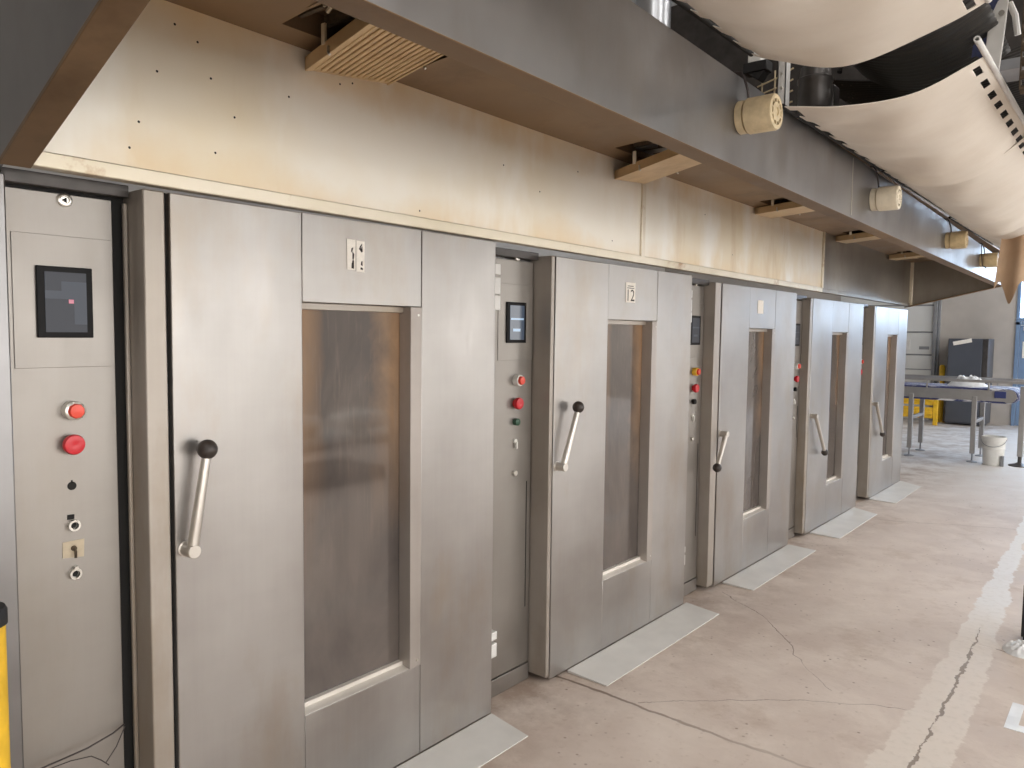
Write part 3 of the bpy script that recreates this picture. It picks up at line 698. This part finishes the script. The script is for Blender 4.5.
# right-hand side of the overhead proofer: side channel, arm and chain on one frame
root = empty('overhead_proofer', (1.66, 4.4, 2.52), 'overhead proofer frame of pale channels, arm and brown chain at the top right corner', 'overhead machine'); A = Rel(root)
c = MB(); c.box(1.656,1.664,3.5,6.0,2.52,2.66); c.box(1.63,1.664,3.5,6.0,2.516,2.524); ch = A.part(c, 'side_channel', M['white_metal'])
for k in range(10): A.part(MB().lathe((1.6559,3.6+.22*k,2.59),(-1,0,0),[(0,.012),(.001,.012)],12), 'slot', M['dark'], ch)
for y in (3.85, 5.7): A.part(MB().box(1.70,1.76,y-.03,y+.03,2.62,6.2), 'hanger_post', M['grey_paint'], bevel=.004)
A.part(MB().box(1.664,1.71,3.55,6.0,2.60,2.66), 'side_rail', M['grey_paint'], bevel=.004)
ar = A.part(MB().prism([(1.495,3.40,2.60),(1.55,3.40,2.585),(1.565,3.40,2.78),(1.57,3.40,2.87),(1.535,3.40,2.85),(1.51,3.40,2.79)], (0,.012,0)), 'carrier_arm', M['white_metal'], bevel=.003)
A.part(MB().box(1.53,1.66,3.38,3.42,2.865,2.905), 'arm_bracket', M['beige_plastic'], ar, bevel=.004)
A.part(MB().tube([(1.57,3.42,2.84),(1.59,3.42,2.79),(1.60,3.43,2.72)], .011), 'arm_link', M['white_metal'], ar)
A.part(MB().cyl((1.55,3.39,2.80),(1.55,3.43,2.80),.010), 'bolt', M['bright_steel'], ar)
A.part(MB().box(1.54,1.664,3.43,3.6,2.60,2.64), 'arm_strut', M['grey_paint'], bevel=.003)
for k in range(14):
    c = MB(); z = 2.50+.05*k; o_ = -.006 if k % 2 else .006
    c.lathe((1.625,3.36+o_,z), (1,0,0), [(0,.017),(.03,.017)], 12); c.box(1.622,1.627,3.348,3.372,z,z+.05); c.box(1.653,1.658,3.348,3.372,z,z+.05)
    A.part(c, 'chain_link', M['rust'])
c = MB(); c.box(-2.6,2.6,5.62,5.68,2.60,4.2); A.part(c, 'dark_backdrop', M['motor'])  # dark sheet added to keep the space behind the slings dark
def st_(u, v): return (1.455+.07*v+.02*u, 3.42+.03*v, 2.665+.26*u-.03*v+.012*sin(v*6))
c = MB(); c.sheet(st_, 10, 10, .004); tag(c.build('webbing_strap', M['blue_strap']), 'dark blue webbing strap hanging between black mesh and carrier arm', 'strap')

# ------------------------------------------------------------------ bollard and loose cables, left
root = empty('bollard', (.212, .484, 0), 'yellow bollard post with a black cap at the lower left edge', 'bollard')
MB().lathe((0,0,0), (0,0,1), [(0,.048),(.985,.048)], 32).build('post', M['yellow'], root)
MB().lathe((0,0,.985), (0,0,1), [(0,.052),(.028,.052),(.036,.048),(.038,.001)], 32).build('cap', M['black_rubber'], root)
c = MB(); c.tube([(-.094,.898,.506),(-.075,.86,.502),(-.06,.79,.496),(-.06,.73,.492),(-.07,.64,.482)], .0022)
tag(c.build('loose_cable', M['cable']), 'dark loose cable slung across the bottom of the nearest control panel', 'cable', 'loose cables')
c = MB(); c.tube([(-.093,.90,.500),(-.078,.87,.46),(-.068,.838,.432),(-.06,.842,.427),(-.064,.825,.446),(-.064,.80,.468),(-.062,.75,.478),(-.066,.66,.478)], .0015)
tag(c.build('loose_cable', M['cable']), 'thin brown cable with a kinked end, hanging under the darker cable', 'cable', 'loose cables')

# ------------------------------------------------------------------ floor litter on the right
c = MB(); c.box(1.592, 1.68, 4.78, 4.86, .02, .30); c.box(1.60, 1.66, 4.79, 4.85, .0, .02)
tag(c.build('stand_foot', M['black_rubber'], bevel=.004), 'dark square stand foot at the right edge beside the pale floor strip', 'stand foot')
def lump(name, mat, center, rx, ry, h, seed, label, cat, group=None):
    rnd = random.Random(seed); n = 20; c = MB(); vs = []; fs = []
    for i in range(n+1):
        for j in range(n+1):
            u = 2*i/n-1; v = 2*j/n-1; d = math.sqrt(u*u+v*v)
            q = max(0, 1-d**2.5)
            z = h*q*(.45+.9*rnd.random())
            vs.append((center[0]+rx*u*(1 if d <= 1 else 1/d), center[1]+ry*v*(1 if d <= 1 else 1/d), center[2]+max(z, .001)))
    for i in range(n):
        for j in range(n): a = i*(n+1)+j; fs.append((a, a+n+1, a+n+2, a+1))
    b = list(range(0, n)) ; c.add(vs, fs)
    return tag(c.build(name, mat, smooth=80, sub=1), label, cat, group)
lump('crumpled_film', M['white_bag'], (1.62, 4.62, .0), .09, .11, .05, 3, 'crumpled white plastic film on the floor beside the dark stand foot', 'plastic film')
c = MB(); c.box(1.655, 1.70, 3.65, 3.93, .0, .002); c.box(1.70, 1.95, 3.65, 3.71, .0, .002); tag(c.build('floor_tape', M['white_bag']), 'white L-shaped tape mark on the floor at the right edge', 'floor tape')

# ------------------------------------------------------------------ far bay
root = empty('conveyor_table', (-.2, 11.7, 0), 'low steel conveyor table with a dark blue belt beyond the ovens', 'conveyor'); A = Rel(root)
XA, XB, YA, YC = -2.2, .76, 11.3, 12.02
tz = lambda x: .018*(x)
c = MB(); c.box(XA, XB, YA, YA+.03, .80, .935); c.box(XA, XB, YC-.03, YC, .80, .935); A.part(c, 'side_frame', M['frame_steel'], bevel=.004)
c = MB(); prof = [(XA,.958),(XB,.965)]
pts = [(XA, .955)] + [(XB-.03+.095*sin(a), .868+.092*cos(a)) for a in [pi*k/10 for k in range(11)]] + [(XA, .775)]
poly = [(x, YA+.012, z) for x, z in pts]; c.prism(poly, (0, YC-YA-.024, 0)); A.part(c, 'belt', M['belt'], smooth=50)
c = MB(); c.lathe((XB-.03, YA-.004, .868), (0,1,0), [(0,.082),(YC-YA+.008,.082)], 28); A.part(c, 'end_roller', M['frame_steel'])
for y in (YA-.012, YC+.012):
    c = MB(); c.box(XA, XB+.3, y-.008, y+.008, 1.03, 1.065); 
    for x in (-1.6, -.9, -.2, .5): c.box(x, x+.02, y-.006, y+.006, .93, 1.03)
    A.part(c, 'guide_rail', M['frame_steel'], bevel=.003)
c = MB(); c.box(.575, .70, YA-.02, YA, .845, .93); A.part(c, 'drive_cover', M['blue_cover'], bevel=.005)
for x in (-.375, .36):
    for y in (YA+.02, YC-.04):
        c = MB(); c.box(x-.028, x+.028, y-.028, y+.028, .11, .85); l_ = A.part(c, 'leg', M['frame_steel'], bevel=.005)
        c = MB(); c.cyl((x,y,.012),(x,y,.12),.010); c.lathe((x,y,0),(0,0,1),[(0,.062),(.01,.06),(.02,.02)],20); A.part(c, 'levelling_foot', M['grey_paint'], l_)
    c = MB(); c.box(x-.02, x+.02, YA+.04, YC-.06, .50, .54); A.part(c, 'cross_tie', M['frame_steel'], bevel=.003)
# end post on the right
root = empty('tube_stand', (.87, 11.38, 0), 'grey tube stand with a dark cast foot right of the white bucket', 'stand')
MB().box(-.03,.03,-.03,.03,.12,1.0).build('tube', M['frame_steel'], root, bevel=.005)
MB().cyl((0,0,.03),(0,0,.15),.022).build('stem', M['motor'], root)
MB().lathe((0,0,0),(0,0,1),[(0,.12),(.012,.118),(.03,.05),(.045,.03)],24).build('foot', M['motor'], root)
# bucket
root = empty('bucket', (.60, 11.27, 0), 'white plastic bucket on the floor under the end of the conveyor table', 'bucket')
MB().lathe((0,0,0),(0,0,1),[(0,.108),(.012,.112),(.2,.122),(.205,.128),(.225,.129),(.23,.124),(.30,.128),(.305,.135),(.36,.137),(.362,.130),(.05,.104),(.02,.001)],40).build('pail', M['white_plastic'], root)
MB().tube([(.137*cos(a), .137*sin(a), .33+.05*sin(a)*0-.09*abs(sin(a))) for a in [pi+pi*k/14 for k in range(15)]], .004).build('bail_handle', M['grey_paint'], root)
MB().box(.09,.125,-.098,-.05,.0,.13).build('spatula', M['grey_paint'], root)
lump('plastic_bag', M['white_bag'], (.22, 11.66, .957), .24, .14, .13, 5, 'crumpled white plastic bag lying on the conveyor belt', 'plastic bag')
# charcoal cabinet
root = empty('cabinet', (-.46, 16.2, 0), 'charcoal grey cabinet standing against the concrete wall left of the blue door', 'cabinet')
MB().box(-.33,.31,-.25,.37,.03,1.58).build('body', M['cabinet'], root, bevel=.006)
MB().box(-.32,.215,-.275,-.25,.06,1.575).build('door', M['cabinet'], root, bevel=.004)
MB().box(.222,.305,-.265,-.25,.06,1.575).build('side_trim', M['motor'], root, bevel=.004)
c = MB().box(-.15,.15,-.281,-.276,-.035,.035); Rr = Matrix.Translation((-.10,0,1.52)) @ Matrix.Rotation(-.22, 4, 'Y'); c.v = [tuple(Rr @ Vector(v)) for v in c.v]; c.build('tape_strip', M['paper'], root)
MB().cyl((.12,-.275,.9),(.12,-.30,.9),.02).build('knob', M['bright_steel'], root)
# yellow guard rail
root = empty('guard_rail', (-1.2, 15.6, 0), 'yellow steel guard rail low before the white sectional door', 'guard rail')
for x in (.32, -1.4):
    MB().box(x-.035,x+.035,-.04,.04,0,.56).build('post', M['yellow'], root, bevel=.006)
for z in (.12,.36):
    MB().box(-1.45,.28,-.03,.03,z,z+.20).box(-1.45,.28,-.05,-.03,z+.07,z+.13).build('rail', M['yellow'], root, bevel=.01)
root = empty('marker_post', (-.93, 16.3, 0), 'thin yellow marker post beside the charcoal cabinet', 'post')
MB().lathe((0,0,0),(0,0,1),[(0,.05),(1.05,.05),(1.08,.03)],20).build('tube', M['yellow'], root)
MB().lathe((0,0,0),(0,0,1),[(0,.09),(.01,.09),(.012,.052)],20).build('base_flange', M['yellow'], root)

# pallet and sacks on the right, mirrored in the window of the nearest oven
root = empty('pallet', (4.55, 4.85, 0), 'empty wooden pallet on the floor, seen mirrored low in the nearest oven window', 'pallet')
for k in range(7): MB().box(-.4,.4,-.6+.185*k,-.6+.185*k+.11,.12,.142).build('deck_board', M['rust'], root)
for x in (-.38,-.05,.28): MB().box(x,x+.1,-.6,.62,.0,.12).build('bearer', M['rust'], root)
for k, (x, y, z, r) in enumerate(((6.5,5.6,0,.1),(6.55,6.35,0,-.2),(6.5,7.3,0,.15),(6.55,5.9,.22,.3),(6.6,7.1,.22,-.1))):
    c = MB(); n = 14; vs = []
    for i in range(n+1):
        for j in range(n*2):
            a = pi*i/n-pi/2; b = pi*j/n
            sg = lambda q, e: math.copysign(abs(q)**e, q)
            vs.append((.27*sg(cos(a), .7)*sg(cos(b), .55), .40*sg(cos(a), .7)*sg(sin(b), .55), .12+.12*sg(sin(a), .8)))
    c.add(vs, [(i*2*n+j, i*2*n+(j+1) % (2*n), (i+1)*2*n+(j+1) % (2*n), (i+1)*2*n+j) for i in range(n) for j in range(2*n)])
    o = c.build('filled_sack', M['white_plastic'], norm=True); o.location = (x, y, z); o.rotation_euler = (0, 0, r)
    tag(o, 'white filled sack on the floor, mirrored halfway up the nearest oven window', 'sack', 'white sacks mirrored in the oven window')

# ------------------------------------------------------------------ light
def area(name, loc, size, size_y, energy, col, rot):
    l = bpy.data.lights.new(name, 'AREA'); l.shape = 'RECTANGLE'; l.size = size; l.size_y = size_y; l.energy = energy; l.color = col
    o = bpy.data.objects.new(name, l); COL.objects.link(o); o.location = loc; o.rotation_euler = rot; return o
for x in (3.6, 6.4):
    for y in (-2, 2.5, 7, 11.5, 14.6): area('added_overhead_light', (x, y, 6.0), 1.4, .5, 100, (1, .97, .93), (0, 0, 0))  # area lights added overhead to brighten the hall and far bay
wd = bpy.data.worlds.new('world'); S.world = wd; wd.use_nodes = True
wd.node_tree.nodes['Background'].inputs[0].default_value = (.9, .95, 1, 1); wd.node_tree.nodes['Background'].inputs[1].default_value = 1.0
S.view_settings.view_transform = 'Standard'; S.view_settings.look = 'None'; S.view_settings.gamma = 1; S.view_settings.use_curve_mapping = False
S.view_settings.exposure = -.55
S.cycles.use_denoising = True
S.cycles.max_bounces = 10; S.cycles.diffuse_bounces = 5; S.cycles.glossy_bounces = 5
S.cycles.sample_clamp_indirect = 8
